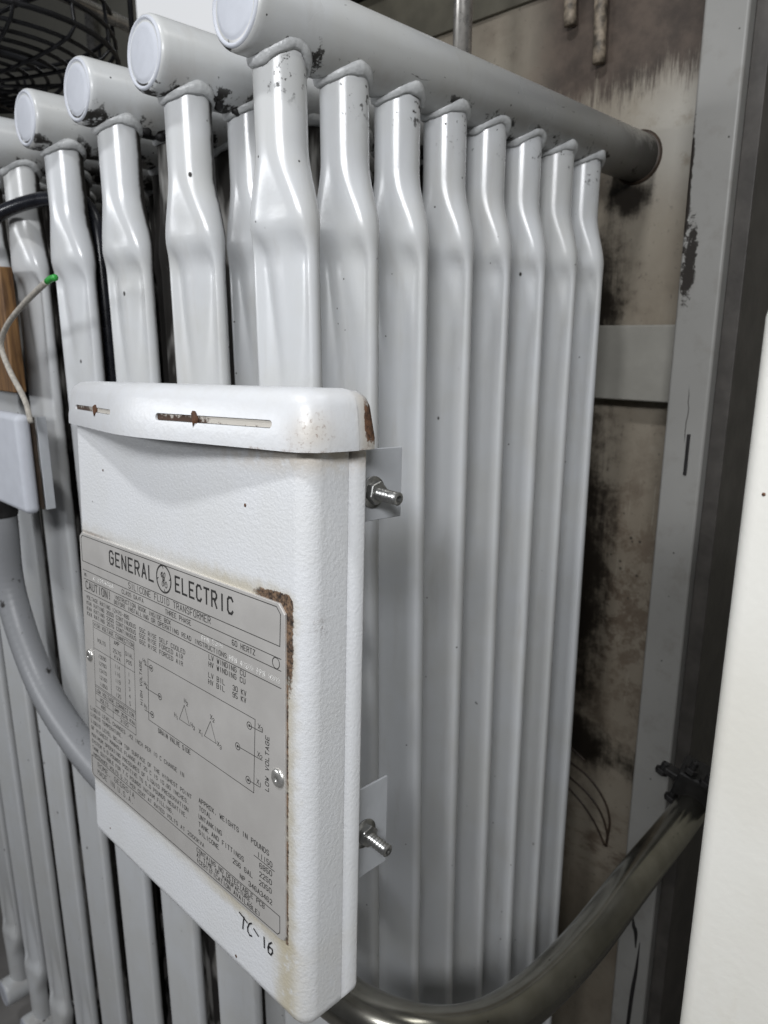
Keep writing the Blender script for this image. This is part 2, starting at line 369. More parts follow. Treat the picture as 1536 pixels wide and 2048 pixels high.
# transformer tank with its stiffeners
tank = tag(empty('transformer_tank', (0, 0, 0)), 'stained cream steel transformer tank behind the radiators', 'tank')
box('tank_wall', (-4.2, YT, FLOOR), (-0.52, YT + 0.9, 0.83), 'tank', tank)
box('tank_flange', (-4.25, YT - 0.05, 0.832), (-0.47, YT + 0.95, 0.872), 'black', tank, 0.004)
box('olive_band', (-4.2, YT - 0.012, 0.69), (-0.577, YT - 0.001, 0.83), 'olive', tank, 0.002, 1)  # dark olive strip along the top of the tank wall
box('stiffener_beam', (-4.0, YT - 0.05, -0.128), (-0.576, YT - 0.001, 0.0225), 'beam', tank, 0.004)
cp = box('corner_post', (-0.575, 1.36, FLOOR), (-0.499, YT + 0.05, 0.83), 'post', tank, 0.006, 3)
box('side_panel', (-0.4985, 1.385, FLOOR), (-0.470, 2.37, 0.83), 'side', tank, 0.002)
box('slot', (-0.5305, 1.357, -0.256), (-0.5245, 1.3615, -0.178), 'black', tank, 0.001)
for k, pts in enumerate([[(-0.544, -1.268), (-0.540, -1.29), (-0.534, -1.305), (-0.531, -1.345)], [(-0.523, -1.325), (-0.5245, -1.40), (-0.529, -1.48), (-0.532, -1.62), (-0.534, -1.8)]]):
    path = catmull([(a, 1.3595, b) for a, b in pts], 6)
    me = sweep_me('crack', path, 0.003, 6, True, lambda i, n: 0.0006 + 0.0042 * math.sin(math.pi * (i + 0.3) / n))
    link('paint_crack', me, 'black', tank)
for k, pts in enumerate([[(-0.79, -1.03), (-0.73, -1.05), (-0.685, -1.09), (-0.665, -1.14), (-0.668, -1.20)], [(-0.79, -1.07), (-0.73, -1.095), (-0.69, -1.13), (-0.668, -1.18), (-0.668, -1.215)],
                         [(-0.79, -1.10), (-0.74, -1.13), (-0.70, -1.17), (-0.672, -1.215)], [(-0.79, -0.99), (-0.765, -1.0), (-0.74, -1.012)]]):
    link('dried_oil_run', sweep_me('run', catmull([(a, YT + 0.0008, b) for a, b in pts], 6), 0.0034, 6), 'drip', tank)
# cut-off lifting studs and weld scars at the top of the tank wall
for (xx, zt, zb) in ((-0.886, 0.75, 0.615), (-0.816, 0.78, 0.530)):
    path = [(xx - 0.004, YT - 0.018, zt), (xx, YT - 0.018, lerp(zt, zb, 0.6)), (xx + 0.003, YT - 0.017, zb)]
    link('welded_stub', sweep_me('stub', catmull(path, 4), 0.013, 14), 'stub', tank)
link('weld_collar', lathe_me('wc', [(0.0445, -0.006), (0.0475, -0.0055), (0.0505, -0.001), (0.051, 0.002)], 36), 'drip', tank, True, (-0.7243, YT - 0.001, 0.3459))

# ------------------------------------------------------------------ radiators
X0, Y0, Z0, SX, SY, OY = -0.7243, 0.5142, 0.3459, 0.1982, 0.0984, 0.058
HR = 0.045; NT = 8; ZB = -2.17; HL = YT - Y0 + 0.01
def header_me():
    n = 48; prof = [(HR * 0.90, 0.0), (HR * 0.955, 0.0012), (HR * 0.99, 0.005), (HR, 0.011), (HR, HL)]
    return lathe_me('header', prof, n)
def cap_me():
    r = HR
    return lathe_me('cap', [(0.0, -0.0022), (r * 0.60, -0.0022), (r * 0.70, -0.0016), (r * 0.765, 0.0004), (r * 0.80, 0.0006), (r * 0.835, -0.0016), (r * 0.88, -0.0022), (r * 0.925, 0.0002), (r * 0.93, 0.003)], 48)
NR = 0.0308
def tube_me(seed):
    """swaged tube: round neck, shoulder, then a flat fin; the neck dies out down the face as a pointed tongue"""
    rnd = random.Random(seed); m = 25
    L = (Z0 - HR) - (ZB + HR)
    top = [0.014, 0.0, -0.03, -0.06, -0.075, -0.085, -0.094, -0.102, -0.110, -0.118, -0.126, -0.134, -0.142, -0.150, -0.158, -0.166, -0.174, -0.182, -0.19, -0.20, -0.21, -0.22, -0.232, -0.244, -0.258, -0.272, -0.288, -0.304, -0.32, -0.34, -0.36, -0.39, -0.43, -0.5]
    zs = top + [-0.8, -1.2, -1.6] + [-L - t for t in top][::-1]
    A, B = 0.0492, 0.0118
    skew = rnd.uniform(-0.006, 0.008); ln = rnd.uniform(0.19, 0.27); dent = rnd.uniform(0.5, 1.3); hol = rnd.uniform(0.0055, 0.0080); vs = []; fs = []
    def sect(u, x, t, side, z):
        k = min(1.0, abs(x) / lerp(NR, A, t))
        # shoulder: the round neck spreads while it is still full
        bb = lerp(NR, 0.0225, sst((u - 0.086) / 0.095)); p = lerp(2.0, 4.5, t)
        ye = bb * math.sqrt(max(0.0, 1 - k ** p))
        if u < 0.09: return ye
        # fin: rounded edges, hollow face, and a tongue that tapers away to a point
        w = lerp(0.030, 0.007, sst((u - 0.19) / ln)); cx = skew * sst((u - 0.15) / 0.15)
        yb = B * max(0.0, 1 - k ** 12) ** 0.5
        c = 0.0016 + hol * (1 - sst((u - 0.23) / 0.25))
        yb -= c * max(0.0, 1 - (k / 0.93) ** 6) ** 1.2
        yb += (hol + 0.004) * (1 - sst((u - 0.17) / ln)) * max(0.0, 1 - ((x - cx) / w) ** 2) ** 0.9
        y = lerp(ye, yb, sst((u - 0.168) / 0.042))
        y += 0.0016 * dent * mnoise.noise(Vector((x * 55 + seed * 3.1, side, z * 42))) * math.exp(-((u - 0.20) / 0.035) ** 2) * (1 - k ** 6)
        y += 0.0008 * mnoise.noise(Vector((x * 12 + seed, side * 2.0, z * 5))) * (1 - k ** 4) * t
        return max(y, 0.0)
    n = 2 * m - 2
    for z in zs:
        u = -z if z > -L / 2 else L + z
        t = sst((u - 0.086) / 0.092)
        bow = 0.0012 * math.sin(u * 2.5 + seed)
        ring = []
        for i in range(m):
            sg = -1 + 2 * i / (m - 1); x = lerp(NR * math.sin(sg * math.pi / 2), A * (0.55 * sg + 0.45 * math.sin(sg * math.pi / 2)), t)
            ring.append((x, -sect(u, x, t, 0, z)))
        for i in range(m - 2, 0, -1):
            sg = -1 + 2 * i / (m - 1); x = lerp(NR * math.sin(sg * math.pi / 2), A * (0.55 * sg + 0.45 * math.sin(sg * math.pi / 2)), t)
            ring.append((x, sect(u, x, t, 1, z)))
        vs += [(x + bow, y, z) for x, y in ring]
    for i in range(len(zs) - 1):
        for k in range(n):
            p = i * n + k; q = i * n + (k + 1) % n; fs.append((p, p + n, q + n, q))
    me = pyd('tube', vs, fs); bm = bmesh.new(); bm.from_mesh(me); bmesh.ops.recalc_face_normals(bm, faces=bm.faces); bm.to_mesh(me); bm.free(); return me
def bead_me(seed):
    """uneven fillet weld that saddles the round header"""
    n = 40; m = 8; vs = []; fs = []; rnd = random.Random(seed)
    ph = rnd.uniform(0, 6)
    for k in range(n):
        a = 2 * math.pi * k / n; w = 1 + 0.12 * math.sin(3 * a + ph) + 0.09 * math.sin(7 * a + ph * 2) + rnd.uniform(-0.07, 0.07)
        rr = 0.0322
        cx, cy = rr * math.cos(a), rr * math.sin(a)
        zz = HR - math.sqrt(HR * HR - cx * cx) - 0.0005
        for j in range(m):
            b = 2 * math.pi * j / m; d = (0.0050 if math.sin(b) < 0.3 else 0.0066) * w * math.cos(b); h = 0.0078 * w * math.sin(b)
            vs.append(((rr + d) * math.cos(a), (rr + d) * math.sin(a), zz + h - 0.0015 * math.sin(2 * a + ph)))
    for k in range(n):
        for j in range(m):
            p = k * m + j; q = ((k + 1) % n) * m + j; p2 = k * m + (j + 1) % m; q2 = ((k + 1) % n) * m + (j + 1) % m
            fs.append((p, q, q2, p2))
    return pyd('bead', vs, fs)
HM, CM = header_me(), cap_me(); TM = [tube_me(s) for s in range(5)]; BM = [bead_me(s) for s in range(5)]
for me in [HM, CM] + TM + BM: me.materials.append(MAT['weld'])
def part(name, me, mat, parent, loc, rot=None):
    o = link(name, me, None, parent, True, loc, rot)
    o.material_slots[0].link = 'OBJECT'; o.material_slots[0].material = MAT[mat]; return o
RAD_LABELS = ['nearest white radiator, its eight tubes seen running back to the tank',
 'second white radiator from the right, its end cap left of the nearest one',
 'third white radiator from the right, black dirt caked under its header pipe',
 'fourth white radiator from the right, small round cap below the fan guard',
 'fifth white radiator, its cap cut by the left edge, black cable across its neck',
 'sixth white radiator, partly behind the wooden board and the junction box',
 'seventh white radiator, seen only below the junction box at the left edge',
 'eighth white radiator, tapered tube foot at the bottom left',
 'last white radiator in the bottom left corner of the view']
for i in range(9):
    rad = tag(empty('radiator', (X0 - i * SX, Y0, ZB - HR - 0.02)), RAD_LABELS[i], 'radiator', 'white tube radiators along the tank')
    zb = ZB - HR - 0.02; dirty = i in (1, 2, 3, 4)
    hp = part('header_pipe', HM, 'header_paint_dirty' if dirty else 'header_paint', rad, (0, 0, Z0 - zb))
    part('end_cap', CM, 'cap', hp, (0, 0, 0))
    hb = part('header_pipe', HM, 'header_paint', rad, (0, 0, ZB - zb), (0, math.pi, 0))
    part('end_cap', CM, 'cap', hb, (0, 0, 0))
    for j in range(NT):
        k = (i * 3 + j * 2) % 5
        tb = part('tube', TM[k], 'tube_paint' if i == 0 else ('tube_inner_dark' if (i >= 2 and j >= 1) or j >= 2 else 'tube_paint_sooty'), rad, (random.uniform(-0.001, 0.001), OY + j * SY, Z0 - HR - zb))
        tb.rotation_euler = (0, 0, 0.175 + random.uniform(-0.03, 0.03))
        wbd = part('weld_bead', BM[(k + j) % 5], 'weld', tb, (0, 0, 0)); wbd.rotation_euler = (0, 0, -tb.rotation_euler.z)
    # lumps of soot baked on at the necks
    if i in (1, 2, 3):
        for c in range({1: 3, 2: 9, 3: 3}[i]):
            bm = bmesh.new(); bmesh.ops.create_icosphere(bm, subdivisions=2, radius=1)
            for v in bm.verts: v.co *= 1 + 0.5 * mnoise.noise(v.co * 2.3 + Vector((c * 9, i, 0)))
            s = random.uniform(0.004, 0.0085); bmesh.ops.scale(bm, vec=(s, s * 1.3, s), verts=bm.verts)
            me = bpy.data.meshes.new('lump'); bm.to_mesh(me); bm.free()
            a = random.uniform(-2.4, -1.0) ; yy = random.uniform(0.075, 0.14)
            a = -0.9 - random.random() * 0.55
            link('soot_lump', me, 'black', rad, True, (HR * math.cos(a), yy, Z0 - zb + HR * math.sin(a)))

# ------------------------------------------------------------------ instruction box
PX, PY, PZ = -0.6555, 0.34, -0.3852
ib = tag(empty('instruction_box', (PX, PY, PZ), (R_(-3.637), R_(-1.645), R_(0.308))), 'white textured steel instruction box with a metal nameplate', 'box')
XL, XR, ZLO, ZHI = -0.211, 0.228, -0.251, 0.325
def shell(name, lo, hi, r, mat):
    bm = bmesh.new(); bmesh.ops.create_cube(bm, size=1.0)
    for v in bm.verts: v.co = Vector([(lo[k] + hi[k]) / 2 + v.co[k] * (hi[k] - lo[k]) for k in range(3)])
    if r:
        ed = [e for e in bm.edges if not all(v.co.y > hi[1] - 1e-4 for v in e.verts)]
        bmesh.ops.bevel(bm, geom=ed, offset=r, segments=6, affect='EDGES', profile=0.5)
    bmesh.ops.delete(bm, geom=[f for f in bm.faces if f.normal.y > 0.99], context='FACES_ONLY')
    me = bpy.data.meshes.new(name); bm.to_mesh(me); bm.free()
    o = link(name, me, mat, ib); o.modifiers.new('weighted', 'WEIGHTED_NORMAL'); return o
shell('cover', (XL, 0.0, ZLO), (XR, 0.0455, ZHI), 0.017, 'box')
def body_me(lo, hi, r):
    bm = bmesh.new(); bmesh.ops.create_cube(bm, size=1.0)
    for v in bm.verts: v.co = Vector([(lo[k] + hi[k]) / 2 + v.co[k] * (hi[k] - lo[k]) for k in range(3)])
    bmesh.ops.bevel(bm, geom=[e for e in bm.edges if abs(e.verts[0].co.y - e.verts[1].co.y) > 1e-4], offset=r, segments=6, affect='EDGES', profile=0.5)
    bmesh.ops.bevel(bm, geom=[e for e in bm.edges if all(v.co.y > hi[1] - 1e-5 for v in e.verts)], offset=0.004, segments=3, affect='EDGES', profile=0.5)
    me = bpy.data.meshes.new('body'); bm.to_mesh(me); bm.free(); return me
bk = link('body', body_me((XL + 0.0003, 0.0400, ZLO + 0.0004), (XR - 0.0004, 0.0690, ZHI), 0.0165), 'box', ib); bk.modifiers.new('weighted', 'WEIGHTED_NORMAL')
# cap lid with a front that bows outward
def lid_me(y_rear, inset):
    plan = [(-0.222, y_rear)]
    pts = [(-0.222, 0.006), (-0.2195, 0.0), (-0.212, -0.0025), (-0.12, -0.0195), (-0.045, -0.0345), (-0.015, -0.0385), (0.025, -0.0392), (0.06, -0.0350), (0.14, -0.0225), (0.215, -0.0115), (0.227, -0.0080), (0.236, 0.002), (0.239, 0.016)]
    plan += pts + [(0.240, y_rear)]
    lev = [(0.2905, 0.004), (0.2905, 0.0), (0.300, 0.0), (0.327, 0.0035), (0.3345, 0.0065), (0.3395, 0.0125), (0.3410, 0.022)]
    vs = []; fs = []; n = len(plan); cx, cy = 0.012, 0.03
    for z, ins in lev:
        for i, (x, y) in enumerate(plan):
            ins2 = ins + inset
            sx = (abs(x - cx) - ins2) / abs(x - cx); yy = y if i in (0, n - 1) else cy - (cy - y) * (1 - ins2 / (cy - y + 0.004)) if y < cy else y
            vs.append((cx + (x - cx) * sx, yy, z))
    for l in range(len(lev) - 1):
        for i in range(n):
            p = l * n + i; q = l * n + (i + 1) % n; fs.append((p, q, q + n, p + n))
    fs.append(tuple(range((len(lev) - 1) * n, len(lev) * n)))
    fs.append(tuple(range(n))[::-1])
    return pyd('lid', vs, fs)
lid = link('lid', lid_me(0.046, 0.0), 'lid', ib)
lb = [(-0.2215, 0.0466), (0.2394, 0.0466), (0.2392, 0.060), (0.2360, 0.0680), (0.2290, 0.0715), (-0.212, 0.0715), (-0.2195, 0.066)]
vs = []; fs = []; n = len(lb); LV = ((0.2908, 0.0), (0.300, 0.0), (0.327, 0.0038), (0.3343, 0.0068), (0.3388, 0.0128), (0.3402, 0.022))
for z, ins in LV:
    for x, y in lb: vs.append((x - math.copysign(ins, x - 0.012), y if y < 0.047 else y - ins * 0.8, z))
for l in range(len(LV) - 1):
    for i in range(n):
        p_ = l * n + i; q_ = l * n + (i + 1) % n; fs.append((p_, q_, q_ + n, p_ + n))
fs += [tuple(range((len(LV) - 1) * n, len(LV) * n)), tuple(range(n))[::-1]]
lr = link('lid_rear', pyd('lid_rear', vs, fs), 'lid', ib); lr.data.set_sharp_from_angle(angle=R_(40))
# stamped slots cut into the lid, rusted inside
def capsule(A, B, r, depth, zc, sgn_out):
    A, B = Vector((A[0], A[1], zc)), Vector((B[0], B[1], zc)); t = (B - A).normalized(); nrm = Vector((t.y, -t.x, 0))
    ring = []
    for k in range(13): a = math.pi / 2 + math.pi * k / 12; ring.append(A + t * math.cos(a) * r + Vector((0, 0, 1)) * math.sin(a) * r)
    for k in range(13): a = -math.pi / 2 + math.pi * k / 12; ring.append(B + t * math.cos(a) * r + Vector((0, 0, 1)) * math.sin(a) * r)
    vs = [p + nrm * 0.006 for p in ring] + [p - nrm * depth for p in ring]; n = len(ring)
    fs = [tuple(range(n)), tuple(range(n, 2 * n))[::-1]] + [((i + 1) % n, i, i + n, (i + 1) % n + n) for i in range(n)]
    me = pyd('capsule', vs, fs); bm = bmesh.new(); bm.from_mesh(me); bmesh.ops.recalc_face_normals(bm, faces=bm.faces); bm.to_mesh(me); bm.free()
    return me, nrm, t
lid.modifiers.new('weighted0', 'WEIGHTED_NORMAL') if False else None
SLOTS = [((-0.182, -0.0075), (-0.040, -0.0350), 0.0027), ((0.057, -0.0345), (0.196, -0.0135), 0.0033)]
me_cut = None
for A, B, r in SLOTS:
    me, nrm, t = capsule(A, B, r, 0.0042, 0.3112, 1)
    c = bpy.data.objects.new('cutter', me); COL.objects.link(c); c.parent = ib
    md = lid.modifiers.new('cut', 'BOOLEAN'); md.operation = 'DIFFERENCE'; md.object = c; md.solver = 'EXACT'
bpy.context.view_layer.update()
dg = bpy.context.evaluated_depsgraph_get()
new = bpy.data.meshes.new_from_object(lid.evaluated_get(dg)); lid.modifiers.clear(); lid.data = new
for o in [o for o in bpy.data.objects if o.name.startswith('cutter')]: bpy.data.objects.remove(o)
new.materials.clear(); new.materials.append(MAT['lid'])
new.polygons.foreach_set('use_smooth', [True] * len(new.polygons))
new.set_sharp_from_angle(angle=R_(32))
for k, (A, B, r) in enumerate(SLOTS):
    a, b_ = Vector((*A, 0)), Vector((*B, 0)); t = (b_ - a).normalized(); nrm = Vector((t.y, -t.x, 0)); L = (b_ - a).length
    rot = (0, 0, math.atan2(t.y, t.x))
    off = (a + b_) / 2 - nrm * 0.0032
    box('slot_floor', (-L / 2 - r * 0.8, -0.0005, -r * 0.85), (L / 2 + r * 0.8, 0.0005, r * 0.85), 'slot', lid, 0.0, 1, (off.x, off.y, 0.3112), rot)
    pk = a.lerp(b_, 0.62 if k == 0 else 0.36)
    me = bpy.data.meshes.new('knot'); bm = bmesh.new(); bmesh.ops.create_icosphere(bm, subdivisions=2, radius=1)
    for v in bm.verts: v.co *= 1 + 0.6 * mnoise.noise(v.co * 2.0 + Vector((k * 7, 3, 1)))
    s = 0.0042 if k else 0.0034; bmesh.ops.scale(bm, vec=(s * 0.9, s * 0.6, s * 1.7), verts=bm.verts); bm.to_mesh(me); bm.free()
    link('rust_knot', me, 'rust', lid, True, (pk.x - nrm.x * 0.001, pk.y - nrm.y * 0.001, 0.3112))
# little chip holes in the cover
for (x, z, s) in ((0.144, 0.237, 0.0022), (-0.133, 0.241, 0.0018), (0.12, -0.232, 0.0022), (-0.158, -0.222, 0.0016)):
    me = lathe_me('chip', [(0.0, -0.0002), (s * 0.6, -0.0003), (s, 0.0002), (s * 1.05, 0.002)], 10)
    link('paint_chip', me, 'rust', ib, True, (x, 0, z), (0, 0.6, 0))

# ---- nameplate
PW, PH = 0.4028, 0.3189
def pl(u, v): return (u / 1000 - PW / 2, v / 1000 - PH / 2)
def plate_me():
    U0, U1, V0, V1 = 0.5, 404.0, -5.5, 318.5
    out = [(U0 + 5, V0), (U1 - 6, V0), (U1 - 1.7, V0 + 1.7), (U1, V0 + 6), (U1, V1 - 8), (U1 - 8, V1), (U0 + 6, V1), (U0, V1 - 5), (U0, V0 + 5)]
    vs = []; n = len(out)
    cx, cy = 202, 156
    for (dy, ins) in ((0.0004, 0), (-0.0016, 0), (-0.0022, 0.9)):
        for u, v in out:
            k = Vector((cx - u, cy - v)).normalized() * ins
            x, z = pl(u + k.x, v + k.y); vs.append((x, dy, z))
    fs = [(l * n + i, l * n + (i + 1) % n, (l + 1) * n + (i + 1) % n, (l + 1) * n + i) for l in range(2) for i in range(n)]
    fs.append(tuple(range(2 * n, 3 * n)))
    return pyd('plate', vs, fs)
npl = link('nameplate', plate_me(), 'plate', ib, False)
npl['label'] = 'brushed metal nameplate engraved with black lettering'
YP = -0.0022
G = {'A': '00 26 40|12 32', 'B': '00 06 36 45 44 33 03|33 42 41 30 00', 'C': '45 36 16 05 01 10 30 41', 'D': '00 06 26 45 41 20 00', 'E': '40 00 06 46|03 33', 'F': '00 06 46|03 33',
     'G': '45 36 16 05 01 10 30 41 43 23', 'H': '00 06|40 46|03 43', 'I': '20 26', 'J': '46 41 30 10 01', 'K': '00 06|46 03|13 40', 'L': '06 00 40', 'M': '00 06 23 46 40', 'N': '00 06 40 46',
     'O': '10 01 05 16 36 45 41 30 10', 'P': '00 06 36 45 44 33 03', 'Q': '10 01 05 16 36 45 41 30 10|22 40', 'R': '00 06 36 45 44 33 03|23 40', 'S': '45 36 16 05 04 13 33 42 41 30 10 01',
     'T': '20 26|06 46', 'U': '06 01 10 30 41 46', 'V': '06 20 46', 'W': '06 10 24 30 46', 'X': '00 46|06 40', 'Y': '06 23 46|23 20', 'Z': '06 46 00 40',
     '0': '10 01 05 16 36 45 41 30 10', '1': '20 26', '2': '05 16 36 45 44 00 40', '3': '05 16 36 45 44 33 42 41 30 10 01|33 23', '4': '30 36 02 42', '5': '46 06 03 33 42 41 30 10 01',
     '6': '45 36 16 05 01 10 30 41 42 33 03', '7': '06 46 10', '8': '13 04 05 16 36 45 44 33 13 02 01 10 30 41 42 33', '9': '01 10 30 41 45 36 16 05 04 13 43', '.': '20 21', '-': '13 33', '/': '00 46', '!': '26 22|20 21', '(': '36 25 21 30', ')': '16 25 21 10', ',': '21 10', ' ': ''}
def strokes_me(name, lines, w, y=YP, h=0.00025):
    """engraved strokes: flat ribbons filled with enamel, a hair proud of the metal (coordinates in plate millimetres)"""
    vs = []; fs = []
    def quad(a, b, k):
        a, b = Vector(a), Vector(b); d = (b - a)
        if d.length < 1e-6: return
        t = d.normalized(); nn = Vector((-t.y, t.x)) * w / 2; a2, b2 = a - t * w * 0.42, b + t * w * 0.42
        base = len(vs)
        for q_ in (a2 - nn, b2 - nn, b2 + nn, a2 + nn):
            x, z = pl(q_.x, q_.y); vs.append((x, y - h - (k % 7) * 0.00001, z))
        fs.append((base, base + 1, base + 2, base + 3))
    k = 0
    for ln in lines:
        for a, b in zip(ln, ln[1:]): quad(a, b, k); k += 1
    return pyd(name, vs, fs)
def text_lines(s, a, b, h, wr=0.66):
    a, b = Vector(a), Vector(b); n = len(s); L = (b - a).length; t = (b - a).normalized(); up = Vector((-t.y, t.x))
    adv = L / (n - 1 + wr); gw = adv * wr; out = []
    for i, ch in enumerate(s):
        for pc in G[ch].split('|'):
            if not pc: continue
            out.append([a + t * (i * adv + int(q_[0]) / 4 * gw) + up * (int(q_[1]) / 6 * h) for q_ in pc.split()])
    return out
def text(s, u0, v0, u1, v1, h=4.8, w=0.55, mat='ink', wr=0.66, name='lettering'):
    o = link(name, strokes_me('lettering', text_lines(s, (u0, v0), (u1, v1), h, wr), w), mat, npl, False)
    return o
text('GENERAL', 80.4, 293.6, 181, 293.0, 15.2, 2.3, wr=0.60); text('ELECTRIC', 226.4, 292.6, 327.5, 292.2, 15.2, 2.3, wr=0.60)
TX = [("SILICONE FLUID TRANSFORMER",124.4,273.6,289.7,273.5,6.6,.62),("NO.",10.1,264.7,17.5,264.9,3.6,.4),("CLASS OA/FA",107.8,264.0,157.3,263.8,4.6,.5),("THREE PHASE",204.3,263.2,254.0,262.8,5.0,.55),("60 HERTZ",325.8,262.5,361.4,262.2,5.0,.6),
("CAUTION!",12.7,249.3,78.5,249.2,9.4,1.0),("INSTRUCTION BOOK INSIDE BOX",88.8,253.4,214.1,253.2,4.6,.5),("BEFORE INSTALLING OR OPERATING READ INSTRUCTIONS",87.3,246.9,316.1,246.2,4.6,.52),
("VOLTAGE RATING 12470-480",12.9,236.4,122.0,235.9,4.6,.5),("KVA RATING 2000 CONTINUOUS",12.7,229.0,137.5,229.0,4.6,.5),("55C RISE SELF COOLED",146.4,228.8,241.3,228.6,4.7,.52),
("KVA RATING 2200 CONTINUOUS",12.4,222.0,137.0,222.0,4.6,.5),("55C RISE FORCED AIR",145.6,221.8,236.8,221.8,4.7,.52),("KVA RATING 2576 CONTINUOUS",12.4,215.0,137.2,215.2,4.6,.5),("65C RISE FORCED AIR",145.7,214.6,236.4,214.6,4.7,.52),
("LV WINDING CU",285.8,236.6,346.2,237.0,4.9,.6),("HV WINDING CU",285.3,229.3,345.8,229.8,4.9,.6),("LV BIL",284.6,217.9,312.4,218.2,4.9,.6),("30 KV",326.0,217.9,347.1,218.3,4.9,.6),("HV BIL",284.1,210.8,311.9,211.2,4.9,.6),("95 KV",325.6,210.9,346.8,211.5,4.9,.6),
("HIGH VOLTAGE CONNECTION",30.0,205.3,129.9,205.3,4.6,.46),("VOLTS",37.8,186.6,59.2,186.9,4.6,.46),("AMP",82.5,196.2,94.8,196.4,4.6,.5),("2576",78.9,185.3,99.0,185.5,4.6,.46),("KVA",82.0,178.3,96.6,178.2,4.4,.46),("DIAL",110.7,190.5,127.7,190.7,4.6,.46),("POS",112.0,181.3,124.5,181.6,4.6,.46),
("LOW VOLTAGE CONNECTION",26.8,118.6,124.6,118.6,4.6,.46),("VOLTS",37.5,109.3,59.0,109.5,4.4,.46),("480",39.0,100.7,50.6,100.9,4.4,.5),("AMP 2576 KVA",76.0,109.6,125.8,109.2,4.4,.48),("3100",89.8,100.8,109.6,100.9,4.4,.46),
("DRAIN VALVE SIDE",181.3,121.0,246.6,120.4,5.0,.6),("LOW VOLTAGE",380.5,137.1,381.5,190.6,5.0,.62),("HIGH VOLTAGE",147.0,141.1,148.0,193.7,4.8,.55),
("LIQUID LEVEL CHANGES .42 INCH PER 10 C CHANGE IN",8.4,89.0,232.6,89.0,4.6,.5),("LIQUID TEMPERATURE.",8.2,80.4,94.0,80.6,4.6,.5),("LIQUID LEVEL BELOW TOP SURFACE OF THE HIGHEST POINT",8.0,71.0,246.7,69.9,4.6,.52),("OF HIGHEST MANHOLE FLANGE AT 25 C IS 10.80 INCHES.",8.0,62.0,240.9,61.0,4.6,.52),("MAXIMUM OPERATING PRESSURES OF LIQUID PRESERVATION",8.0,52.4,239.4,51.8,4.6,.52),("SYSTEM 5.0 POUNDS POSITIVE TO 5.0 POUNDS NEGATIVE.",8.0,43.6,237.3,42.8,4.6,.52),("TANK SUITABLE FOR 7.5 POUNDS VACUUM FILLING.",8.0,34.6,208.3,34.0,4.6,.5),("IMPEDANCE VOLTS 5.72 PER CENT AT RATED VOLTS AT 2000KVA",8.0,26.2,269.2,24.6,4.4,.5),
("ROME, GEORGIA",21.4,14.0,117.6,13.2,6.6,.55),("MADE IN U.S.A.",20.1,4.2,114.5,3.6,6.6,.55),
("APPROX. WEIGHTS IN POUNDS",261.5,73.2,380.2,72.4,5.0,.62),("TOTAL",261.6,64.2,283.5,64.3,4.9,.6),("11150",362.9,62.7,385.1,62.9,5.0,.62),("UNTANKING",260.6,54.4,302.6,54.8,4.9,.6),("6850",366.1,52.8,384.7,53.4,5.0,.62),("TANK AND FITTINGS",260.3,45.4,340.0,45.2,4.9,.6),("2250",365.7,43.6,384.3,44.1,5.0,.62),("SILICONE",259.9,36.3,296.6,36.4,4.9,.6),("256 GAL",321.8,34.9,354.1,35.4,5.0,.62),("2050",365.2,34.5,383.9,35.0,5.0,.62),("NP 346A3462",333.7,24.2,384.6,23.6,5.0,.62),("CONTAINS NO DETECTABLE PCB",255.1,13.2,372.8,12.8,4.8,.58),("AT TIME OF MANUFACTURE.",254.7,7.2,354.0,6.9,4.4,.58),("(CERTIFICATION AVAILABLE)",254.2,0.8,366.1,0.2,4.6,.58)]
for r in TX: text(r[0], *r[1:5], h=r[5], w=r[6] * 1.12, mat='ink')
for k, (a, b_) in enumerate(zip(('13090', '12780', '12470', '12160', '11850'), ('114', '116', '119', '122', '125'))):
    v = 166.6 - k * 9.0
    text(a, 38.6, v, 58.5, v + 0.4, 4.6, .5); text(b_, 81.6, v, 94.2, v + 0.3, 4.6, .5); text(str(k + 1), 115.5, v, 118.0, v, 4.6, .5, wr=1.0)
def rule(lines, w=0.55, name='engraved_line'): link(name, strokes_me('rule', lines, w), 'ink', npl, False)
rule([[(6.1, 283), (397.5, 280.6)], [(6.1, 283), (5.0, 311), (9, 315.2), (393, 315.2), (398.5, 309.5), (397.5, 280.6)]], 0.75)
rule([[(6.5, 272.2), (399, 269.4)], [(7.6, 261.2), (399, 258.6)], [(7.6, 245.4), (399, 242.8)]], 0.7)
rule([[(5, 24.8), (396.5, 18.4)], [(396.5, 18.4), (396.5, 1.5), (393, -2.0), (8, -2.0), (5, 1.2), (5, 24.8)]], 0.7)
rule([[(27.5, 211.9), (132, 211.9), (128.6, 98.0), (24.6, 98.6), (27.5, 211.9)], [(27.3, 203.4), (131.8, 203.2)], [(26.8, 176.2), (131, 175.6)], [(25.4, 127.7), (129.5, 127.4)], [(25.3, 125.6), (129.4, 125.3)],
      [(71.4, 203), (69.3, 127.6)], [(108.2, 203), (105.6, 127.6)], [(25, 116.4), (129, 116.6)], [(24.8, 107.6), (128.8, 107)], [(72.4, 116.5), (71.5, 98.4)]], 0.5)
rule([[(163.0, 201.4), (360.8, 200.4), (357.6, 126.0), (160.2, 128.6), (163.0, 201.4)]], 0.62)
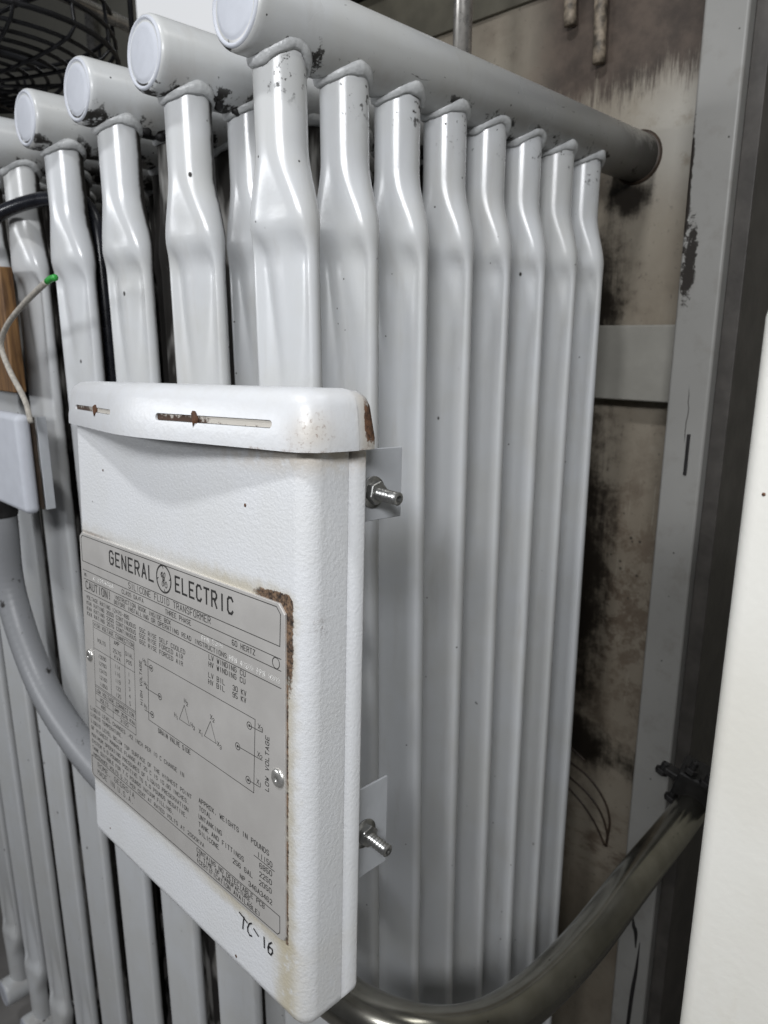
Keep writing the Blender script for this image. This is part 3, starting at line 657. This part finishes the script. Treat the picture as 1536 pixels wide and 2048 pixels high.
for (x1, y1, x2, y2) in ((155.4, 192.2, 169.9, 192.4), (156.4, 165.0, 186.9, 164.9), (151.5, 137.5, 168.5, 137.6), (371.6, 191.8, 351.7, 191.2), (370.3, 164.2, 332.6, 163.2), (367.5, 136, 348.9, 135.4)):
    circ = lambda r: [(x2 + r * math.cos(2 * math.pi * k / 20), y2 + r * math.sin(2 * math.pi * k / 20)) for k in range(21)]
    dr = Vector((x1 - x2, y1 - y2)).normalized() * 1.2
    rule([circ(3.5), circ(1.0), circ(0.5), [(x1, y1), (x2 + dr.x, y2 + dr.y)]], 0.62, 'bushing_symbol')
def tri(ap, bl, br, L, o):
    rule([[ap, bl, br, ap]], 0.5, 'winding_symbol')
    for s, (x, y) in zip((L + '2', L + '1', L + '3'), o):
        text(s[0], x, y, x + 3.2, y, 4.6, .55, wr=1.0); text(s[1], x + 4.2, y - 1.8, x + 6.8, y - 1.8, 4.0, .55, wr=1.0)
tri((237.3, 172.3), (226.7, 153.1), (246.8, 152.6), 'H', ((237.5, 175.2), (216.9, 152.5), (249.4, 153.0)))
tri((286.2, 172.0), (274.6, 152.1), (295.9, 151.8), 'X', ((286.2, 174.6), (264.7, 151.4), (297.8, 150.6)))
for s, x, y in (('X3', 365.3, 193.4), ('X2', 364.2, 165.6), ('X1', 362.6, 137.9), ('H3', 151.6, 194.2), ('H2', 152.4, 167.2), ('H1', 151.0, 140.0)):
    text(s[0], x, y, x + 3.2, y, 4.6, .55, wr=1.0); text(s[1], x + 4.2, y - 1.4, x + 6.8, y - 1.4, 4.2, .55, wr=1.0)
rule([[(357.2, 61.2), (388.5, 60.6)]], 0.7)
rule([[(392 + 5.0 * math.cos(2 * math.pi * k / 28), 264 + 5.0 * math.sin(2 * math.pi * k / 28)) for k in range(29)]], 0.7, 'engraved_circle')
# round script monogram between the two words
cx, cy, cr = 203.0, 300.3, 15.0
def pol(r, a): return (cx + r * math.cos(R_(a)), cy + r * math.sin(R_(a)))
mono = [[pol(cr, a) for a in range(0, 361, 8)], [pol(cr - 0.9, a) for a in range(0, 361, 8)]]
for a0 in (0, 90, 180, 270):
    mono.append([pol(cr - 1.0, a0 + 14), pol(cr - 2.2, a0 + 6), pol(cr - 4.0, a0 + 3)]); mono.append([pol(cr - 1.0, a0 + 8), pol(cr - 2.2, a0 + 6)])
M2 = lambda pts: [(cx + x, cy + y) for x, y in pts]
mono += [M2([(-1.2, 2.4), (-2.4, 1.2), (-4.6, 1.6), (-5.6, 3.6), (-4.6, 6.0), (-2.4, 6.8), (-1.2, 5.2), (-1.8, 3.2), (-3.8, 2.8), (-4.4, 4.6), (-3.2, 5.6)]),
         M2([(-3.2, 2.0), (-1.0, 1.6), (0.2, 0.2), (-0.6, -1.6), (-2.2, -1.4), (-2.6, 0.2)]),
         M2([(0.6, 5.6), (1.8, 7.2), (3.2, 6.4), (3.0, 3.6), (1.4, 0.8), (-1.2, -1.6), (-3.4, -4.2), (-3.8, -7.0), (-2.4, -8.4), (-0.8, -7.4), (-0.4, -4.0), (0.6, 5.6)]),
         M2([(2.6, -0.6), (0.4, -1.0), (1.0, -4.6), (2.4, -7.8), (4.6, -9.0), (6.4, -7.4), (6.4, -4.2), (5.0, -2.2), (3.4, -2.8), (3.2, -4.6), (4.4, -5.4)])]
link('monogram', strokes_me('monogram', mono, 0.8), 'ink', npl, False)
# bright punch-dot stampings
def stamped(s, u0, v0, u1, v1, h):
    vs = []; fs = []; lines = text_lines(s, (u0, v0), (u1, v1), h, 0.62)
    for ln in lines:
        for a, b_ in zip(ln, ln[1:]):
            m_ = max(1, int((b_ - a).length / 0.85))
            for k in range(m_ + 1):
                c = a.lerp(b_, k / m_); x, z = pl(c.x, c.y); base = len(vs); r = 0.00036
                vs += [(x - r, YP, z), (x, YP, z - r), (x + r, YP, z), (x, YP, z + r), (x, YP - 0.0003, z)]
                fs += [(base, base + 1, base + 4), (base + 1, base + 2, base + 4), (base + 2, base + 3, base + 4), (base + 3, base, base + 4)]
    link('stamping', pyd('stamp', vs, fs), 'bright', npl, False)
stamped('PPN 5206', 273.6, 252.8, 309.5, 254.6, 4.6); stamped('PPN 48208 PPN 9308', 320.8, 245.8, 397.0, 246.2, 4.8); stamped('A 875402A', 33, 263.8, 86, 265, 4.2)
# rivets
for (u, v, r) in ((394.2, 156.3, 0.0092), (13.8, 162.6, 0.0080)):
    x, z = pl(u, v)
    rv = link('rivet', lathe_me('rivet', [(0.0, -0.0004), (r * 0.13, -0.0006), (r * 0.20, -0.0028), (r * 0.55, -0.0027), (r * 0.85, -0.0018), (r * 0.97, -0.0006), (r, 0.0004)], 28), 'alu', npl, True, (x, YP, z))
    link('mandrel_hole', lathe_me('mandrel', [(0.0, -0.0013), (r * 0.14, -0.0012), (r * 0.15, 0.0)], 12), 'black', rv)
# handwritten marker on the cover, under the plate
mk = [[(329.0, -17.5), (335, -19.0), (342.0, -21.2)], [(336.9, -18.4), (335.4, -25), (334.6, -32.5)], [(349.4, -17.8), (345.5, -20.5), (342.8, -26.4), (343.2, -30.6), (346, -33.0), (349.4, -31.8)],
      [(353.2, -21.6), (360.2, -25.2)], [(369.6, -20.8), (370.0, -31.8)], [(381.4, -19.4), (377.6, -23.0), (375.6, -28.4), (376.4, -33.0), (380.0, -33.6), (382.8, -29.4), (382.4, -26.2), (378.6, -26.0), (376.0, -29.0)]]
link('marker_writing', strokes_me('marker', [[Vector(q_) for q_ in l] for l in mk], 1.7, 0.0, 0.0006), 'marker', ib, False)
# mounting ears with their bolts behind the box
def bolt_me(L, r):
    prof = [(0.0, L - 0.004), (r * 0.42, L - 0.0042), (r * 0.5, L - 0.003) , (r * 0.52, L), (r * 0.84, L)]
    z = L - 0.001; k = 0
    while z > 0.002:
        prof.append((r * (1.0 if k % 2 == 0 else 0.80), z)); z -= 0.0019; k += 1
    prof.append((r, 0.0)); return lathe_me('bolt', prof, 20, 'x')
def hex_me(r, h):
    bm = bmesh.new(); bmesh.ops.create_cone(bm, segments=6, radius1=r, radius2=r, depth=h, cap_ends=True)
    bmesh.ops.bevel(bm, geom=bm.edges[:], offset=0.0008, segments=1, affect='EDGES')
    bmesh.ops.rotate(bm, cent=(0, 0, 0), matrix=Matrix.Rotation(math.pi / 2, 3, 'Y'), verts=bm.verts); me = bpy.data.meshes.new('nut'); bm.to_mesh(me); bm.free(); return me
for (z0, z1, zb_, yb) in ((0.222, 0.288, 0.2487, 0.091), (-0.138, -0.0425, -0.091, 0.089)):
    br = box('mounting_ear', (0.2085, 0.030, z0), (0.2115, 0.1305 if z0 > 0 else 0.122, z1), 'bracket', ib, 0.0008, 1)
    bo = link('bolt', bolt_me(0.036, 0.0060), 'zinc', br, True, (0.2100, yb, zb_), (0, 0.06, -0.04))
    bo.modifiers.new('es', 'EDGE_SPLIT').split_angle = R_(50)
    nt = link('nut', hex_me(0.0112, 0.008), 'zinc', br, False, (0.2165, yb, zb_), (0.3, 0, 0))
    link('washer', lathe_me('washer', [(0.006, -0.001), (0.0145, -0.001), (0.0148, 0), (0.0145, 0.0008), (0.006, 0.0008)], 24, 'x'), 'zinc', br, True, (0.2126, yb, zb_))
# hanger straps that carry the ears from the radiator's front tubes (behind the box)
box('hanger_strap', (-0.16, 0.150, 0.236), (0.03, 0.156, 0.270), 'bracket', ib, 0.001, 1)
box('hanger_strap', (-0.16, 0.126, -0.108), (0.03, 0.132, -0.074), 'bracket', ib, 0.001, 1)
box('hanger_leg', (-0.10, 0.068, 0.238), (-0.08, 0.151, 0.268), 'bracket', ib, 0.001, 1)
box('hanger_leg', (-0.10, 0.068, -0.106), (-0.08, 0.127, -0.076), 'bracket', ib, 0.001, 1)

# ------------------------------------------------------------------ conduit: grey flexible length on the left, bare steel bend on the right
A_ = [(-1.5464, 0.47, -0.30), (-1.5464, 0.47, -0.374), (-1.5525, 0.47, -0.510), (-1.485, 0.47, -0.635), (-1.380, 0.47, -0.718), (-1.2167, 0.475, -0.775), (-1.0, 0.485, -0.800), (-0.90, 0.490, -0.808)]
fc = tag(empty('flexible_conduit', A_[0]), 'grey flexible conduit curving down from the junction box behind the instruction box', 'conduit')
def rel(pts, o): return [Vector(p) - o.location for p in pts]
pth = catmull(rel(A_, fc), 28)
link('jacket', sweep_me('jacket', pth, 0.029, 24, True, lambda i, n: 0.0295 + (0.0003 if i % 3 == 0 else 0.0)), 'flex', fc)
link('connector', lathe_me('connector', [(0.032, 0.03), (0.035, 0.026), (0.035, 0.0), (0.032, -0.006), (0.032, -0.02), (0.0305, -0.024)], 24, 'z'), 'black', fc, True, (0, 0, -0.03))
B_ = [(-0.90, 0.490, -0.808), (-0.70, 0.495, -0.826), (-0.56, 0.505, -0.838), (-0.475, 0.545, -0.850), (-0.432, 0.62, -0.872), (-0.416, 0.72, -0.888), (-0.408, 0.85, -0.886), (-0.406, 1.0, -0.868), (-0.413, 1.18, -0.874), (-0.424, 1.34, -0.884)]
sc_ = tag(empty('steel_conduit', B_[0]), 'bare dark steel conduit bending from under the box up to the corner post', 'conduit')
link('bent_pipe', sweep_me('bent_pipe', catmull(rel(B_, sc_), 14), 0.031, 32), 'steel', sc_)
link('coupling', sweep_me('coupling', rel([(-0.93, 0.4885, -0.8055), (-0.85, 0.4915, -0.8125)], sc_), 0.036, 24), 'steel', sc_)
cl_o = Vector((-0.43, 1.28, -0.86)) - sc_.location
cb = box('clamp', (-0.030, -0.02, 0.00), (0.075, 0.045, 0.055), 'black', sc_, 0.006, 2, cl_o, (0.1, 0.25, 0.2))
box('clamp', (-0.055, -0.015, 0.020), (-0.02, 0.012, 0.034), 'black', sc_, 0.003, 2, cl_o, (0.0, 0.3, 0.1))
for d in ((-0.052, -0.01, 0.028), (-0.028, -0.015, -0.018), (0.006, -0.02, 0.060), (0.035, -0.02, 0.045)):
    nb = link('clamp_bolt', bolt_me(0.026, 0.0075), 'black', sc_, True, cl_o + Vector(d), (0, -1.2, 0.5))
    link('clamp_nut', hex_me(0.013, 0.010), 'black', nb, False, (0.006, 0, 0))

# ------------------------------------------------------------------ cabinet edge close on the right
cab = tag(empty('cabinet', (0.2, 0.6, FLOOR)), 'cream white steel cabinet cut off by the right edge', 'cabinet')
box('cabinet_panel', (-0.357, -0.10, 0.0), (0.30, 0.10, 0.024 - FLOOR), 'cabinet', cab, 0.012, 4)
for (dx, dz, s) in ((-0.337, -0.05 - FLOOR - 0.03, 0.0016), (-0.335, -0.115 - FLOOR, 0.002), (-0.342, -0.1 - FLOOR, 0.0012)):
    link('rust_spot', lathe_me('spot', [(0, -0.0006), (s, -0.0004), (s * 1.1, 0.0006)], 10), 'rust', cab, True, (dx, -0.10, dz))

# ------------------------------------------------------------------ junction box and board at the left edge
jb = tag(empty('junction_box', (-1.43, 0.50, -0.33)), 'pale grey junction box at the left edge above the flexible conduit', 'junction box')
box('box_body', (-0.20, -0.045, 0.012), (0.075, -0.018, 0.195), 'cap', jb, 0.012, 4)
box('mounting_ear', (0.084, -0.014, 0.02), (0.088, 0.003, 0.190), 'bracket', jb, 0.001, 1)
box('back_plate', (-0.19, -0.0175, 0.02), (0.0795, -0.0145, 0.190), 'drip', jb)
wb = tag(box('wooden_board', (-1.80, 0.50, -0.105), (-1.478, 0.524, 0.126), 'wood', None, 0.003, 2), 'brown wooden board above the junction box', 'board')
# black cable and loose thin wire
kb = catmull([(-1.95, 0.47, 0.02), (-1.70, 0.50, 0.150), (-1.60, 0.515, 0.190), (-1.50, 0.522, 0.222), (-1.41, 0.575, 0.243), (-1.345, 0.619, 0.225), (-1.320, 0.621, 0.10), (-1.32, 0.621, -0.30)], 10)
tag(link('black_cable', sweep_me('black_cable', kb, 0.0125, 16), 'rubber'), 'thick black cable passing between the radiator necks at the left', 'cable')
wr = empty('thermocouple_wire', (-1.381, 0.46, -0.153)); tag(wr, 'thin pale wire with a green tip curling up from the junction box', 'wire')
wp = [(-1.125, 0.457, 0.085), (-1.155, 0.457, 0.081), (-1.254, 0.457, 0.053), (-1.345, 0.457, 0.019), (-1.386, 0.457, -0.015), (-1.360, 0.457, -0.057), (-1.305, 0.457, -0.105), (-1.289, 0.457, -0.143)]
wpp = catmull(rel(wp, wr), 8)
link('braid', sweep_me('braid', wpp[8:], 0.0047, 10), 'wire', wr)
link('green_sleeve', sweep_me('green_sleeve', wpp[:9], 0.0050, 10), 'green', wr)

# ------------------------------------------------------------------ fan, arms and pipes overhead
fn = tag(empty('cooling_fan', (-1.93, 0.62, 0.60)), 'black cooling fan behind a round wire guard at the top left', 'fan')
fn.rotation_euler = (R_(3), R_(-3), 0)
def ring(r, z, t): return sweep_me('ring', [(r * math.cos(2 * math.pi * k / 56), r * math.sin(2 * math.pi * k / 56), z) for k in range(57)], t, 8, False)
RF = 0.34
for k in range(9):
    r = RF * (1 - k * 0.095); zz = 0.045 * math.sqrt(max(0, 1 - (r / RF) ** 2)) * -1
    link('guard_ring', ring(r, zz, 0.0045 if k else 0.006), 'fan', fn)
for k in range(2): link('guard_ring', ring(RF, 0.04 + 0.05 * k, 0.005), 'fan', fn)
for k in range(16):
    a = 2 * math.pi * k / 16
    pts = [(r * math.cos(a), r * math.sin(a), -0.047 * math.sqrt(max(0, 1 - (r / RF) ** 2)) - 0.004) for r in (0.06, 0.15, 0.22, 0.28, 0.32, RF)] + [(RF * math.cos(a), RF * math.sin(a), 0.09)]
    link('guard_spoke', sweep_me('spoke', pts, 0.004, 8), 'fan', fn)
link('motor', lathe_me('motor', [(0.0, -0.03), (0.06, -0.03), (0.07, -0.02), (0.07, 0.12), (0.05, 0.14), (0.0, 0.14)], 28, 'z'), 'fan', fn)
for k in range(4):
    a = k * math.pi / 2 + 0.3; vs = []; fs = []
    for i in range(6):
        r = lerp(0.06, 0.30, i / 5)
        for s in (-1, 1):
            w = lerp(0.05, 0.10, i / 5); an = a + s * w / r * 0.6
            for th in (0, 0.004): vs.append((r * math.cos(an), r * math.sin(an), 0.05 + s * 0.028 + th))
    for i in range(5):
        b0 = i * 4; fs += [(b0, b0 + 2, b0 + 6, b0 + 4), (b0 + 1, b0 + 5, b0 + 7, b0 + 3), (b0, b0 + 4, b0 + 5, b0 + 1), (b0 + 2, b0 + 3, b0 + 7, b0 + 6)]
    fs += [(0, 1, 3, 2), (20, 22, 23, 21)]
    link('blade', pyd('blade', vs, fs), 'fan', fn)
arm = sweep_me('arm', [(-1.40, 0.30, 0.74), (-1.72, 0.76, 0.715), (-1.78, 1.00, 0.71), (-1.85, 1.46, 0.71)], 0.014, 12)
tag(link('support_arm', arm, 'pipe'), 'dark pipe arm crossing above the headers at the top left', 'pipe')
tag(link('hanger_rod', sweep_me('rod', [(-1.66, 0.90, 0.62), (-1.66, 0.90, 1.3)], 0.006, 10), 'fan'), 'thin dark vertical rod beside the fan guard', 'rod')
cd = tag(link('thin_conduit', sweep_me('thin', [(-0.963, 1.20, 0.30), (-0.963, 1.20, 1.2)], 0.018, 20), 'pipe'), 'thin vertical metal pipe behind the nearest header', 'pipe')
tag(link('wall_pipe', sweep_me('wp', [(-6.02, 2.93, FLOOR), (-6.02, 2.93, 3.0)], 0.05, 16), 'pipe'), 'vertical pipe on the cream wall far behind', 'pipe')
lp = tag(empty('white_panel', (-4.7, 2.95, 2.05)), 'glowing white panel behind the headers at the top', 'backdrop')
box('panel_face', (-0.60, -0.03, -0.55), (1.1, 0.02, 0.75), 'lit', lp)  # flat white sheet, its glow set in the material
box('frame', (-0.63, -0.01, -0.58), (1.13, 0.035, 0.78), 'beam', lp)
